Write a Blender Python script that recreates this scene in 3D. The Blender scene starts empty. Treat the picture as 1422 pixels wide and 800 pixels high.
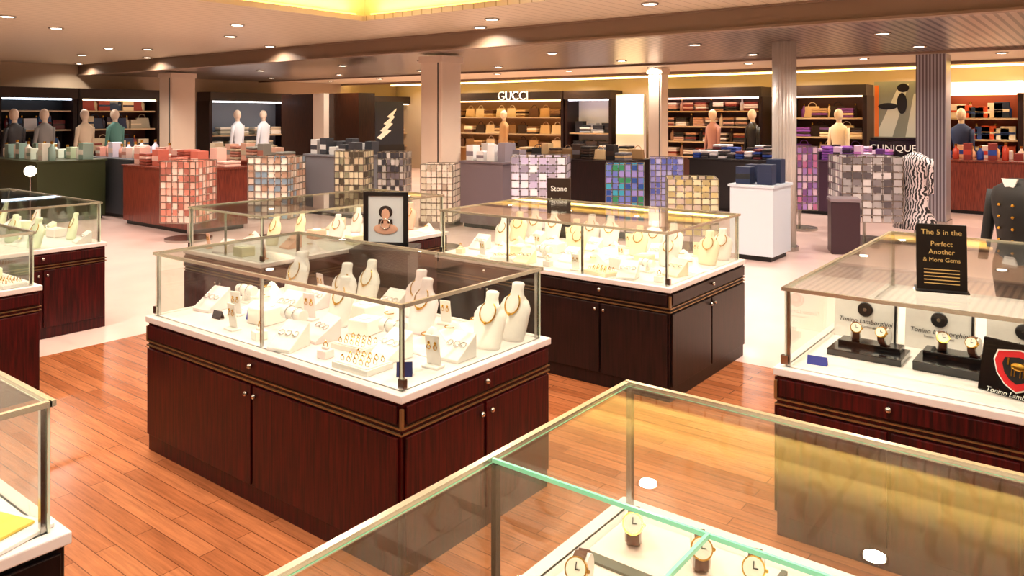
import bpy, bmesh, math, random
from mathutils import Vector, Matrix
import numpy as np
random.seed(7)
C = bpy.context.scene.collection
PI = math.pi
# ------------------------------------------------------------------ camera
CX, CY, EYE = 711., 160., 1.65   # level camera with a lowered (shifted) frame: verticals stay vertical
F = math.sqrt(1391*836.); AZ = math.atan(836/F)
FW = np.array([-math.sin(AZ), math.cos(AZ), 0.])
RT = np.array([math.cos(AZ), math.sin(AZ), 0.]); UP = np.array([0, 0, 1.]); EP = np.array([0, 0, EYE])
def ray(x, y): return FW + RT*(x-CX)/F - UP*(y-CY)/F
def PX(X, Y): return CX+F*(X*RT[0]+Y*RT[1])/(X*FW[0]+Y*FW[1])
def atz(x, y, z): d = ray(x, y); return EP + d*((z-EYE)/d[2])
def atY(x, y, Y): d = ray(x, y); return EP + d*(Y/d[1])
def atX(x, y, X): d = ray(x, y); return EP + d*(X/d[0])
cd = bpy.data.cameras.new('camera'); cam = bpy.data.objects.new('camera', cd); C.objects.link(cam)
cam.location = EP; cam.rotation_euler = (PI/2, 0, AZ); cd.shift_y = -(400-CY)/1422
cd.sensor_width = 36; cd.lens = 36*F/1422; cd.clip_start = .02; cd.clip_end = 200
bpy.context.scene.camera = cam
vs = bpy.context.scene.view_settings
vs.view_transform = 'Standard'; vs.look = 'None'; vs.gamma = 1; vs.use_curve_mapping = False; vs.exposure = 0.14
# ------------------------------------------------------------------ materials
def lin(c):
    if isinstance(c, str): c = [int(c[i:i+2], 16)/255 for i in (0, 2, 4)]
    return tuple((v/12.92 if v <= .04045 else ((v+.055)/1.055)**2.4) for v in c)
MATS = {}
def mat(name, col, rough=.5, metal=0., emit=0., noise=0., scale=20., coat=0., bump=0.):
    if name in MATS: return MATS[name]
    m = bpy.data.materials.new(name); m.use_nodes = True; nt = m.node_tree; b = nt.nodes['Principled BSDF']
    c = lin(col)+(1,); b.inputs['Base Color'].default_value = c
    b.inputs['Roughness'].default_value = rough; b.inputs['Metallic'].default_value = metal
    b.inputs['Coat Weight'].default_value = coat; b.inputs['Coat Roughness'].default_value = .08
    if emit: b.inputs['Emission Color'].default_value = c; b.inputs['Emission Strength'].default_value = emit
    if noise or bump:
        tc = nt.nodes.new('ShaderNodeTexCoord'); n = nt.nodes.new('ShaderNodeTexNoise'); n.inputs['Scale'].default_value = scale
        n.inputs['Detail'].default_value = 4; nt.links.new(tc.outputs['Object'], n.inputs['Vector'])
        if noise:
            r = nt.nodes.new('ShaderNodeValToRGB'); r.color_ramp.elements[0].position = .3; r.color_ramp.elements[1].position = .7
            r.color_ramp.elements[0].color = tuple(v*(1-noise) for v in c[:3])+(1,)
            r.color_ramp.elements[1].color = tuple(min(1, v*(1+noise)) for v in c[:3])+(1,)
            nt.links.new(n.outputs['Fac'], r.inputs['Fac']); nt.links.new(r.outputs['Color'], b.inputs['Base Color'])
        if bump:
            bp = nt.nodes.new('ShaderNodeBump'); bp.inputs['Strength'].default_value = bump; bp.inputs['Distance'].default_value = .01
            nt.links.new(n.outputs['Fac'], bp.inputs['Height']); nt.links.new(bp.outputs['Normal'], b.inputs['Normal'])
    MATS[name] = m; return m
def planks(name, cols, rough, w=.9, h=.075, mortar=.002):
    m = bpy.data.materials.new(name); m.use_nodes = True; nt = m.node_tree; b = nt.nodes['Principled BSDF']; N = nt.nodes.new; L = nt.links.new
    tc = N('ShaderNodeTexCoord'); mp = N('ShaderNodeMapping'); mp.inputs['Rotation'].default_value = (0, 0, .0)
    L(tc.outputs['Object'], mp.inputs['Vector'])
    br = N('ShaderNodeTexBrick'); br.inputs['Scale'].default_value = 1; br.inputs['Brick Width'].default_value = w; br.inputs['Row Height'].default_value = h
    br.inputs['Mortar Size'].default_value = mortar; br.inputs['Color1'].default_value = lin(cols[0])+(1,); br.inputs['Color2'].default_value = lin(cols[1])+(1,)
    br.inputs['Mortar'].default_value = lin(cols[2])+(1,); br.offset = .37
    L(mp.outputs['Vector'], br.inputs['Vector'])
    m2 = N('ShaderNodeMapping'); m2.inputs['Scale'].default_value = (3, 45, 1); L(tc.outputs['Object'], m2.inputs['Vector'])
    n = N('ShaderNodeTexNoise'); n.inputs['Scale'].default_value = 1.2; n.inputs['Detail'].default_value = 6; n.inputs['Roughness'].default_value = .65; L(m2.outputs['Vector'], n.inputs['Vector'])
    mx = N('ShaderNodeMix'); mx.data_type = 'RGBA'; mx.blend_type = 'OVERLAY'; mx.inputs['Factor'].default_value = .75
    L(br.outputs['Color'], mx.inputs['A']); L(n.outputs['Fac'], mx.inputs['B']); L(mx.outputs['Result'], b.inputs['Base Color'])
    b.inputs['Roughness'].default_value = rough
    bp = N('ShaderNodeBump'); bp.inputs['Strength'].default_value = .12; bp.inputs['Distance'].default_value = .004; L(n.outputs['Fac'], bp.inputs['Height']); L(bp.outputs['Normal'], b.inputs['Normal'])
    MATS[name] = m; return m
def veneer(name, c0, c1, rough=.3, coat=.4):
    m = bpy.data.materials.new(name); m.use_nodes = True; nt = m.node_tree; b = nt.nodes['Principled BSDF']; N = nt.nodes.new; L = nt.links.new
    tc = N('ShaderNodeTexCoord'); mp = N('ShaderNodeMapping'); mp.inputs['Scale'].default_value = (40, 40, 2.5); L(tc.outputs['Object'], mp.inputs['Vector'])
    n = N('ShaderNodeTexNoise'); n.inputs['Scale'].default_value = 2; n.inputs['Detail'].default_value = 5; L(mp.outputs['Vector'], n.inputs['Vector'])
    r = N('ShaderNodeValToRGB'); r.color_ramp.elements[0].position = .35; r.color_ramp.elements[1].position = .68
    r.color_ramp.elements[0].color = lin(c0)+(1,); r.color_ramp.elements[1].color = lin(c1)+(1,)
    L(n.outputs['Fac'], r.inputs['Fac']); L(r.outputs['Color'], b.inputs['Base Color'])
    b.inputs['Roughness'].default_value = rough; b.inputs['Specular IOR Level'].default_value = .3; b.inputs['Coat Weight'].default_value = coat; b.inputs['Coat Roughness'].default_value = .15
    MATS[name] = m; return m
def stripes(name, c0, c1, axis, scale, rough, metal, duty=.5, emit=0.):
    m = bpy.data.materials.new(name); m.use_nodes = True; nt = m.node_tree; b = nt.nodes['Principled BSDF']; N = nt.nodes.new; L = nt.links.new
    tc = N('ShaderNodeTexCoord'); sp = N('ShaderNodeSeparateXYZ'); L(tc.outputs['Object'], sp.inputs['Vector'])
    mu = N('ShaderNodeMath'); mu.operation = 'MULTIPLY'; mu.inputs[1].default_value = scale; L(sp.outputs[axis], mu.inputs[0])
    fr = N('ShaderNodeMath'); fr.operation = 'FRACT'; L(mu.outputs[0], fr.inputs[0])
    gt = N('ShaderNodeMath'); gt.operation = 'GREATER_THAN'; gt.inputs[1].default_value = duty; L(fr.outputs[0], gt.inputs[0])
    mx = N('ShaderNodeMix'); mx.data_type = 'RGBA'; mx.inputs['A'].default_value = lin(c0)+(1,); mx.inputs['B'].default_value = lin(c1)+(1,)
    L(gt.outputs[0], mx.inputs['Factor']); L(mx.outputs['Result'], b.inputs['Base Color'])
    b.inputs['Roughness'].default_value = rough; b.inputs['Metallic'].default_value = metal
    MATS[name] = m; return m
def glassmat(name, tint, refl=1.0):
    m = bpy.data.materials.new(name); m.use_nodes = True; nt = m.node_tree; nt.nodes.clear(); N = nt.nodes.new; L = nt.links.new
    o = N('ShaderNodeOutputMaterial'); mx = N('ShaderNodeMixShader'); t = N('ShaderNodeBsdfTransparent'); g = N('ShaderNodeBsdfGlossy')
    t.inputs['Color'].default_value = tint+(1,); g.inputs['Roughness'].default_value = .0; g.inputs['Color'].default_value = (1, 1, 1, 1)
    f = N('ShaderNodeLayerWeight'); f.inputs['Blend'].default_value = .5; pw = N('ShaderNodeMath'); pw.operation = 'POWER'; pw.inputs[1].default_value = 4.5; mu = N('ShaderNodeMath'); mu.operation = 'MULTIPLY_ADD'; mu.inputs[1].default_value = .6*refl; mu.inputs[2].default_value = .02
    L(f.outputs['Facing'], pw.inputs[0]); L(pw.outputs[0], mu.inputs[0]); L(mu.outputs[0], mx.inputs[0]); L(t.outputs[0], mx.inputs[1]); L(g.outputs[0], mx.inputs[2]); L(mx.outputs[0], o.inputs['Surface'])
    MATS[name] = m; return m
GL = glassmat('clear_glass', (.955, .975, .955)); EDGE = mat('green_glass_edge', '7fd9b4', .15, coat=.5)
PEDGE = mat('pale_glass_edge', 'd9e6d2', .15, coat=.5)
WOOD = veneer('dark_red_veneer', '200203', '4c0708', .42, .03); WOODG = veneer('dark_veneer', '130a08', '2a1110', .42, .03)
TILE = mat('pale_tile', 'e9c9c0', .18, noise=.06, scale=1.5); OAK = planks('wood_floor', ('9a5833', 'b57047', '6b3a20'), .22)
WHITE = mat('white_leatherette', 'e6e0da', .5, noise=.03, scale=60); CREAM = mat('cream_leatherette', 'efe3c2', .5); PINK = mat('blush_fabric', 'ecd9d8', .6)
SILK = mat('white_silk', 'f6f2ea', .35); DECK = mat('deck_white', 'ddd3cf', .45, noise=.03, scale=30)
STEEL = mat('brushed_steel', 'b9b6b0', .25, 1.); DKST = mat('dark_bronze', '3a2a22', .3, .9); GOLD = mat('gold', 'd6a648', .2, 1.); SILV = mat('silver', 'e6e6ea', .15, 1.)
BLACK = mat('black', '0c0a0b', .4); BRASS = mat('trim_brass', '8b6a44', .35, .6); CHAR = mat('charcoal', '2c2b2e', .5)
BLUE = mat('blue_card', '2c3c9c', .4); NAVY = mat('navy_card', '141b55', .4); REDM = mat('red_shield', 'd5252b', .3, coat=.4)
TXT = mat('text_white', 'f2f2ee', .5); TXTB = mat('text_black', '111111', .5); TXTG = mat('text_gold', 'c9a866', .4)
# ------------------------------------------------------------------ geometry
class MB:
    def __init__(s): s.bm = bmesh.new(); s.M = Matrix.Identity(4)
    def _m(s, geo, M, mi):
        vs_ = [g for g in geo if isinstance(g, bmesh.types.BMVert)]
        bmesh.ops.transform(s.bm, matrix=s.M @ M, verts=vs_)
        fs = set(f for v in vs_ for f in v.link_faces)
        for f in fs: f.material_index = mi
        return fs
    def box(s, x0, x1, y0, y1, z0, z1, mi=0, M=None):
        g = bmesh.ops.create_cube(s.bm, size=1)['verts']
        T = Matrix.Translation(((x0+x1)/2, (y0+y1)/2, (z0+z1)/2)) @ Matrix.Diagonal((abs(x1-x0), abs(y1-y0), abs(z1-z0), 1))
        return s._m(g, (M or Matrix.Identity(4)) @ T, mi)
    def cyl(s, x, y, z0, z1, r, r2=None, n=16, mi=0, M=None):
        g = bmesh.ops.create_cone(s.bm, cap_ends=True, segments=n, radius1=r, radius2=r if r2 is None else r2, depth=z1-z0)['verts']
        return s._m(g, (M or Matrix.Identity(4)) @ Matrix.Translation((x, y, (z0+z1)/2)), mi)
    def ball(s, x, y, z, r, sc=(1, 1, 1), mi=0, M=None, n=12):
        g = bmesh.ops.create_uvsphere(s.bm, u_segments=n, v_segments=max(6, n//2+2), radius=r)['verts']
        return s._m(g, (M or Matrix.Identity(4)) @ Matrix.Translation((x, y, z)) @ Matrix.Diagonal(sc+(1,)), mi)
    def torus(s, R, r, n=20, k=6, mi=0, M=None):
        M = s.M @ (M or Matrix.Identity(4)); rings = []
        for i in range(n):
            a = 2*PI*i/n; rings.append([s.bm.verts.new(M @ Vector(((R+r*math.cos(2*PI*j/k))*math.cos(a), (R+r*math.cos(2*PI*j/k))*math.sin(a), r*math.sin(2*PI*j/k)))) for j in range(k)])
        for i in range(n):
            for j in range(k):
                f = s.bm.faces.new((rings[i][j], rings[(i+1) % n][j], rings[(i+1) % n][(j+1) % k], rings[i][(j+1) % k])); f.material_index = mi; f.smooth = True
    def loft(s, secs, mi=0, smooth=True, cap=True):   # list of rings of points
        rs = [[s.bm.verts.new(s.M @ Vector(p)) for p in sec] for sec in secs]; n = len(rs[0])
        for a, b in zip(rs, rs[1:]):
            for j in range(n):
                f = s.bm.faces.new((a[j], a[(j+1) % n], b[(j+1) % n], b[j])); f.material_index = mi; f.smooth = smooth
        if cap:
            for r in (rs[0][::-1], rs[-1]):
                f = s.bm.faces.new(r); f.material_index = mi
    def lathe(s, prof, x=0, y=0, n=20, mi=0, sy=1.):
        s.loft([[(x+r*math.cos(2*PI*i/n), y+sy*r*math.sin(2*PI*i/n), z) for i in range(n)] for r, z in prof], mi)
    def poly(s, pts, mi=0):
        f = s.bm.faces.new([s.bm.verts.new(s.M @ Vector(p)) for p in pts]); f.material_index = mi
    def build(s, name, mats, parent=None, bevel=0., smooth=False):
        me = bpy.data.meshes.new(name); bmesh.ops.recalc_face_normals(s.bm, faces=s.bm.faces); s.bm.to_mesh(me); s.bm.free()
        for m in (mats if isinstance(mats, (list, tuple)) else [mats]): me.materials.append(m)
        if smooth:
            for p in me.polygons: p.use_smooth = True
        o = bpy.data.objects.new(name, me); C.objects.link(o)
        if parent: o.parent = parent
        if bevel: b = o.modifiers.new('bevel', 'BEVEL'); b.width = bevel; b.segments = 2; b.limit_method = 'ANGLE'
        return o
def tag(o, label=None, cat=None, group=None, kind=None):
    for k, v in (('label', label), ('category', cat), ('group', group), ('kind', kind)):
        if v: o[k] = v
    return o
def empty(name, loc, rz=0., **k):
    o = bpy.data.objects.new(name, None); C.objects.link(o); o.location = loc; o.rotation_euler = (0, 0, rz); o.empty_display_size = .1
    tag(o, k.get('label'), k.get('cat'), k.get('group')); return o
def copy_tree(o, parent=None):
    c = o.copy(); C.objects.link(c); c.parent = parent
    for ch in CH.get(o.name, []) or [x for x in bpy.data.objects if x.parent == o]: copy_tree(ch, c)
    return c
CH = {}
def text(name, s, size, m, loc, rot, parent=None, ext=.001, align='CENTER', shear=0.):
    cu = bpy.data.curves.new(name, 'FONT'); cu.body = s; cu.size = size; cu.extrude = ext; cu.align_x = align; cu.align_y = 'CENTER'; cu.shear = shear; cu.resolution_u = 3
    cu.materials.append(m); t = bpy.data.objects.new(name, cu); C.objects.link(t); bpy.context.view_layer.update()
    me = bpy.data.meshes.new_from_object(t); bpy.data.objects.remove(t); o = bpy.data.objects.new(name, me); C.objects.link(o)
    o.location = loc; o.rotation_euler = rot
    if parent: o.parent = parent
    return o
def RX(a): return Matrix.Rotation(a, 4, 'X')
def RY(a): return Matrix.Rotation(a, 4, 'Y')
def RZ(a): return Matrix.Rotation(a, 4, 'Z')
def T(*p): return Matrix.Translation(p)
def struct(name, m, mb, **k): o = mb.build(name, m, **k); o['kind'] = 'structure'; return o
# ------------------------------------------------------------------ shell
XL, XR, YB, YF = -18., 7., 17.2, -4.5
Z1, Z2, YBEAM = 2.75, 2.55, 7.65
b = MB(); b.box(XL-.5, XR+.5, YF-.5, YB+.5, -.3, -.004, 0); b.box(-5.79, XR, YF, 5.04, -.004, 0, 1); b.box(XL-.5, -5.79, YF, YB+.5, -.004, -.0005, 0); b.box(-5.79, XR+.5, 5.04, YB+.5, -.004, -.0005, 0)
struct('floor', [TILE, OAK], b)
WALLM = mat('wall_paint', 'b49d84', .7)
for n, a in (('wall_back', (XL, XR, YB, YB+.3)), ('wall_left', (XL-.3, XL, YF, YB)), ('wall_right', (XR, XR+.3, YF, YB)), ('wall_front', (XL, XR, YF-.3, YF))):
    b = MB(); b.box(*a, 0, 3.6); struct(n, WALLM, b)
CEIL = stripes('ceiling_planks', 'c6b69c', '9c8a6c', 'X', 6.7, .42, .15, .9)
b = MB()      # main ceiling with the recessed cove left open
hx0, hx1, hy0, hy1 = -6.93, 1.2, -2.0, 6.1
for r in ((XL, hx0, YF, YBEAM), (hx1, XR, YF, YBEAM), (hx0, hx1, hy1, YBEAM), (hx0, hx1, YF, hy0)): b.box(*r, Z1, Z1+.06)
struct('ceiling', CEIL, b)
COVE = mat('cove_plaster', 'ece0bd', .6); 
b = MB(); b.box(hx0-.3, hx1+.3, hy0-.3, hy1+.3, 3.1, 3.16)
for r in ((hx0-.3, hx0-.25, hy0-.3, hy1+.3), (hx1+.25, hx1+.3, hy0-.3, hy1+.3), (hx0-.3, hx1+.3, hy1+.25, hy1+.3), (hx0-.3, hx1+.3, hy0-.3, hy0-.25)): b.box(*r, Z1+.06, 3.1)
struct('ceiling_cove', COVE, b)
LED = mat('cove_led', 'ffd45a', .5, emit=4.)
b = MB()
for r in ((hx0-.2, hx0-.12, hy0, hy1), (hx0, hx1, hy1+.12, hy1+.2), (hx1+.12, hx1+.2, hy0, hy1)): b.box(*r, Z1+.07, Z1+.1)
tag(b.build('cove_light', LED), 'warm yellow light strip hidden on the ledge of the ceiling recess', 'light')
BULK = mat('bulkhead_taupe', '7d6552', .45)
b = MB(); b.box(XL, XR, YBEAM, YBEAM+.12, Z2-.03, Z1+.06); b.box(XL, XR, YBEAM-.03, YBEAM, Z2-.03, Z2-.005); b.box(XL, XR, YBEAM-.02, YBEAM, Z1-.02, Z1); struct('trim_1', BULK, b)
GRID = stripes('metal_slat_ceiling', 'a8978a', '55463e', 'X', 11., .28, .75, .6)
b = MB(); b.box(XL, XR, YBEAM+.12, 12.2, Z2, Z2+.06); struct('ceiling_slats', GRID, b)
b = MB(); b.box(XL, XR, 12.2, 12.32, Z2-.03, Z2+.08); b.box(XL, XR, 15.0, 15.06, Z2-.03, Z2+.08); struct('trim_2', BULK, b)
b = MB(); b.box(XL, XR, 12.32, 15.0, Z2+.02, Z2+.08); struct('ceiling_rear', mat('pale_ceiling', 'd9c8b0', .45), b)
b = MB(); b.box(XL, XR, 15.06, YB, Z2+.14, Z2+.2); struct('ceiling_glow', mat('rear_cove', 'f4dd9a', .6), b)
b = MB(); b.box(XL, XR, 15.1, 15.16, Z2+.02, Z2+.06); b.box(XL+.3, XR, YB-.5, YB-.44, Z2, Z2+.04)
tag(b.build('cove_light', mat('cove_led_rear', 'ffdf86', .5, emit=7.)), 'yellow light line running above the far shop fronts', 'light')
# ------------------------------------------------------------------ lights
WARM = (1., .9, .78)
LENS = mat('lamp_lens', 'fff0d8', .4, emit=14.)
b = MB(); b.lathe([(.058, -.004), (.075, -.008), (.085, -.004), (.085, 0), (.058, 0)], n=20); PR_ring = None
lamps = []; LP = .76
def downlight(x, y, z, p, r=.07):
    t = empty('ceiling_light', (x, y, z)); lamps.append(t)
    if not CH.get('lamp'):
        m = MB(); m.torus(.078, .012, 20, 6, M=T(0, 0, -.006)); ring = m.build('trim_ring', STEEL, t)
        m = MB(); m.cyl(0, 0, -.012, -.002, .066, n=20); lens = m.build('lens', LENS, t); CH['lamp'] = [ring, lens]
    else:
        for s in CH['lamp']: c = s.copy(); C.objects.link(c); c.parent = t
    l = bpy.data.lights.new('downlight', 'AREA'); l.shape = 'DISK'; l.size = .13; l.energy = p*LP; l.color = WARM; l.spread = 2.6
    o = bpy.data.objects.new('downlight', l); C.objects.link(o); o.location = (x, y, z-.016); return t
pts = [(10, 22), (205, 68), (320, 50), (400, 66), (264, 83), (114, 76), (671, 38), (110, 88)]
seen = []
for x, y in pts:
    p = atz(x, y, Z1); seen.append((p[0], min(p[1], 7.4)))
WHERE = ['at the far left edge of the ceiling', 'third along the row over the left cases', 'left of the two nearest the recess', 'right of the two by the dark beam', 'just before the left pillar', 'small and far over the left side', 'close to the recess corner by the beam', 'furthest on the left by the beam']
for (x, y), w in zip(seen, WHERE): tag(downlight(x, y, Z1, 26), 'round warm recessed downlight '+w, 'ceiling light', 'downlights in the planked ceiling')
k = 0
for x in (-5.6, -3.6, -1.6, .4, 2.6):
    for y in (6.85,): tag(downlight(x, y, Z1, 34), 'round recessed downlight between the recess and the dark beam', 'ceiling light', 'downlights between recess and beam')
for x, y in ((2.6, 1.), (2.6, 4.), (4.8, 2.5), (2.5, -2.5), (-8.4, 5.4), (-8.4, 2.6), (-8.4, .2), (-10.5, 4.2), (-13, 6.), (-12, 2.)): tag(downlight(x, y, Z1, 40), 'added recessed downlight in the planked ceiling around the recess', 'ceiling light', 'added downlights around the recess')  # extra downlights, some behind the camera, added to light the cases
for i, x in enumerate((-16, -13.5, -11, -9, -6.4, -4.2, -2, .3)):
    for y in (9.2, 11.2): tag(downlight(x, y, Z2, 30), 'small bright downlight in the metal slat ceiling', 'ceiling light', 'downlights in the metal slat ceiling')
for i, x in enumerate((-16.5, -14.6, -12.7, -10.8, -8.9, -7, -5.1, -3.2, -1.3)):
    tag(downlight(x, 13.4, Z2+.02, 34), 'small downlight in the pale ceiling before the far shops', 'ceiling light', 'downlights before the far shops')
    tag(downlight(x, 16.3, Z2+.14, 30), 'small downlight in the yellow lit strip over the far shops', 'ceiling light', 'downlights over the far shops')
for x in (-17.2,):
    for y in (4, 6.2, 10.5, 13, 15): pass
def area(loc, sx, sy, e, col, rot=(0, 0, 0), spread=PI):
    l = bpy.data.lights.new('cove', 'AREA'); l.shape = 'RECTANGLE'; l.size = sx; l.size_y = sy; l.energy = e; l.color = col; l.spread = spread
    o = bpy.data.objects.new('cove', l); C.objects.link(o); o.location = loc; o.rotation_euler = rot; return o
area((hx0-.15, (hy0+hy1)/2, Z1+.12), .08, hy1-hy0, 22, (1, .8, .4), (PI, 0, 0)); area(((hx0+hx1)/2, hy1+.15, Z1+.12), hx1-hx0, .08, 22, (1, .8, .4), (PI, 0, 0))
area((-5.5, 15.2, Z2+.07), 24, .08, 90, (1, .82, .42), (PI, 0, 0))
# added fill light: grid of downlights in the raised ceiling to brighten the room
for x in (-6, -4.4, -2.8, -1.2, .4):
    for y in (-1.2, .5, 2.1, 3.7, 5.3): tag(downlight(x, y, 3.1, 24), 'added fill downlight in the raised ceiling inside the recess', 'ceiling light', 'added downlights inside the ceiling recess')
# ------------------------------------------------------------------ pillars
PIL = mat('pillar_cream', 'dcc6b2', .35, noise=.04, scale=2); 
def pillar(px0, px1, ytop, Y, label, m=PIL, zt=Z2-.03):
    a = atY(px0, 200, Y); w = .05
    while PX(a[0]+2*w, Y if a[0]+2*w > 0 else Y+2*w) < px1: w += .002
    x = a[0]+w
    t = empty('pillar', (x, Y+w, 0), label=label, cat='pillar')
    b = MB(); b.box(-w, w, -w, w, .12, zt); b.build('shaft', m, t, bevel=.02)
    b = MB(); b.box(-w-.02, w+.02, -w-.02, w+.02, 0, .12); b.build('plinth', STEEL, t)
    b = MB(); b.box(-w-.02, w+.02, -w-.02, w+.02, zt-.1, zt); b.build('capital', m, t)
    b = MB(); b.box(w*.62, w*.7, -w-.006, -w, .12, zt-.1); b.build('joint_strip', BLACK, t); return t
pillar(221, 271, 95, 8.3, 'pale cream square pillar furthest left, behind the left glass cases')
pillar(584, 640, 66, 8.3, 'pale cream square pillar standing behind the centre cases')
pillar(900, 928, 100, 13.5, 'slim cream pillar in front of the white lit shop bay', zt=Z2)
t = empty('fluted_column', tuple(atY(1089, 350, 9.6)[:2])+(0,), label='tall fluted pale steel column between the rear case and the stacked cartons', cat='column')
b = MB(); 
b.loft([[((.135+.008*math.cos(24*a))*math.cos(a), (.135+.008*math.cos(24*a))*math.sin(a), z) for a in [2*PI*i/96 for i in range(96)]] for z in (.05, Z2)]); b.build('shaft', mat('pale_metal', 'd4cdc6', .3, .3), t)
b = MB(); b.cyl(0, 0, 0, .05, .17, n=24); b.build('base_ring', STEEL, t)
t = empty('striped_column', tuple(atY(1296, 200, 13.)[:2])+(0,), label='grey column with thin vertical stripes right of the perfume poster', cat='column')
b = MB(); b.box(-.2, .2, -.2, .2, 0, Z2); b.build('shaft', stripes('striped_steel', 'a9a6ad', '6c5f66', 'X', 22, .3, .4), t); b = MB(); b.box(-.22, .22, -.22, .22, 0, .1); b.build('plinth', STEEL, t)
t = empty('wall_panel', (0, 0, 0), label='dark brown panelled booth wall left of the centre pillar', cat='panel')
p0 = atY(385, 200, 9.4); p1 = atY(492, 200, 9.4)
b = MB(); b.box(p0[0], p1[0], 9.5, 9.9, 0, 2.06); b.build('panel', veneer('dark_brown_panel', '1f0b05', '3a1c0c'), t)
b = MB(); q0 = atY(436, 200, 9.4)[0]; q1 = atY(451, 200, 9.4)[0]; b.box(q0, q1, 9.38, 9.5, 0, 2.06); b.build('light_strip', mat('cream_strip', 'e5cdb8', .4), t)
# ------------------------------------------------------------------ display cases
def pane(mb, x0, x1, y0, y1, z0, z1):
    fs = mb.box(x0, x1, y0, y1, z0, z1)
    d = (x1-x0, y1-y0, z1-z0); th = d.index(min(d))
    for f in fs:
        n = f.normal if f.normal.length > .1 else (f.calc_center_median(), f.normal_update())[1] or f.normal
        f.normal_update(); ax = max(range(3), key=lambda i: abs(f.normal[i]))
        f.material_index = 0 if ax == th else 1
def case(x0, x1, y0, y1, label, zt=.972, zd=.645, veneer_=None, name='display_case', front='y', units=2, edge=None, gi=.0, tops=None, shelf=False):
    veneer_ = veneer_ or WOOD; edge = edge or PEDGE
    cx, cy = (x0+x1)/2, (y0+y1)/2; hx, hy = (x1-x0)/2, (y1-y0)/2
    t = empty(name, (cx, cy, 0), label=label, cat='display case', group=None)
    zb = zd-.015
    b = MB(); b.box(-hx+.05, hx-.05, -hy+.05, hy-.05, 0, .07); b.build('plinth', BLACK, t)
    b = MB(); b.box(-hx+.012, hx-.012, -hy+.012, hy-.012, .0, zb); b.build('cabinet', veneer_, t, bevel=.003)
    # trim bands, doors and knobs on the visible sides
    b = MB()
    for z in (.517, .538):
        for s in (-1, 1):
            b.box(-hx+.006, hx-.006, s*(hy-.010)-.006, s*(hy-.010)+.006, z-.003, z+.003)
            b.box(s*(hx-.010)-.006, s*(hx-.010)+.006, -hy+.006, hy-.006, z-.003, z+.003)
    b.build('trim_band', BRASS, t)
    for s in (-1, 1): b = MB(); b.box(s*(hx-.009)-.006, s*(hx-.009)+.006, -hy+.004, -hy+.016, .54, zb-.02); b.build('corner_trim', BRASS, t)
    def side(n, L, M):
        w = L/n
        for i in range(n):
            c = -L/2+w*(i+.5)
            d = MB(); d.M = M
            d.box(c-w/2+.01, c+w/2-.01, -.012, -.002, .555, zb-.012); o = d.build('drawer', veneer_, t, bevel=.002)
            k = MB(); k.M = M; k.lathe([(.006, 0), (.006, 1)]) if False else k.ball(c, -.022, .592, .012); k.build('knob', STEEL, o)
            for s in (-1, 1):
                d = MB(); d.M = M; d.box(c+(s-1)*w/4+.008, c+(s+1)*w/4-.008, -.012, -.002, .085, .505); o = d.build('door', veneer_, t, bevel=.002)
                k = MB(); k.M = M; k.ball(c+s*.03, -.022, .47, .011); k.build('knob', STEEL, o)
    side(units, 2*hx-.03, T(0, -hy+.01, 0)); side(max(1, round(hy)), 2*hy-.03, T(hx-.01, 0, 0) @ RZ(PI/2))
    if gi: side(max(1, round(hy)), 2*hy-.03, T(-hx+.01, 0, 0) @ RZ(-PI/2))
    b = MB(); b.box(-hx, hx, -hy, hy, zb, zd+.015); b.build('deck', DECK, t, bevel=.004)
    z0 = zd+.015; g = .035; th = .006
    for nm, r in (('front_glass', (-hx+g, hx-g, -hy+g, -hy+g+th)), ('back_glass', (-hx+g, hx-g, hy-g-th, hy-g)), ('side_glass', (-hx+g, -hx+g+th, -hy+g, hy-g)), ('side_glass', (hx-g-th, hx-g, -hy+g, hy-g))):
        b = MB(); pane(b, *r, z0, zt-.008); b.build(nm, [GL, edge], t)
    xs = tops or [(-hx+g-.004, hx-g+.004)]
    for a, c in xs:
        b = MB(); pane(b, a+.001, c-.001, -hy+g-.004, hy-g+.004, zt-.008, zt); b.build('glass_top', [GL, edge], t)
    for sx in (-1, 1):
        for sy in (-1, 1):
            b = MB(); b.box(sx*(hx-g-.012)-.007, sx*(hx-g-.012)+.007, sy*(hy-g-.012)-.007, sy*(hy-g-.012)+.007, z0, zt-.009); b.build('corner_post', STEEL, t)
    mid = int(hx*2//.9)
    for i in range(mid):
        x = -hx+g+(2*hx-2*g)*(i+1)/(mid+1)
        b = MB(); b.box(x-.006, x+.006, -hy+g+.008, -hy+g+.02, z0, zt-.009); b.build('glass_joint', STEEL, t)
    for sx in (-1, 1): b = MB(); b.box(sx*(hx-g)-.014, sx*(hx-g)+.014, -hy+g-.006, -hy+g+.014, z0+.01, z0+.045); b.build('corner_clip', STEEL, t)
    b = MB()   # pale metal edging along the top rim
    for r in ((-hx+g-.01, hx-g+.01, -hy+g-.01, -hy+g+.004), (-hx+g-.01, hx-g+.01, hy-g-.004, hy-g+.01), (-hx+g-.01, -hx+g+.004, -hy+g, hy-g), (hx-g-.004, hx-g+.01, -hy+g, hy-g)): b.box(*r, zt-.012, zt+.002)
    b.build('rim', mat('rim_metal', 'cfc8b4', .22, .8), t)
    return t
A = case(-3.78, -1.98, 1.92, 2.84, 'dark red glass-topped display case in the centre foreground, full of white jewellery stands', units=1)
Fc = case(-3.85, -2.0, 4.06, 5.2, 'dark glass display case behind the centre one, right of the framed portrait', units=2, veneer_=WOODG)
Gc = case(-5.45, -4.48, 3.05, 4.9, 'glass display case in the middle left with cream and pink jewellery pile', units=1)
Cc = case(-8.1, -6.22, 1.93, 2.86, 'far left glass display case with pale green lit jewellery', units=2)
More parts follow.
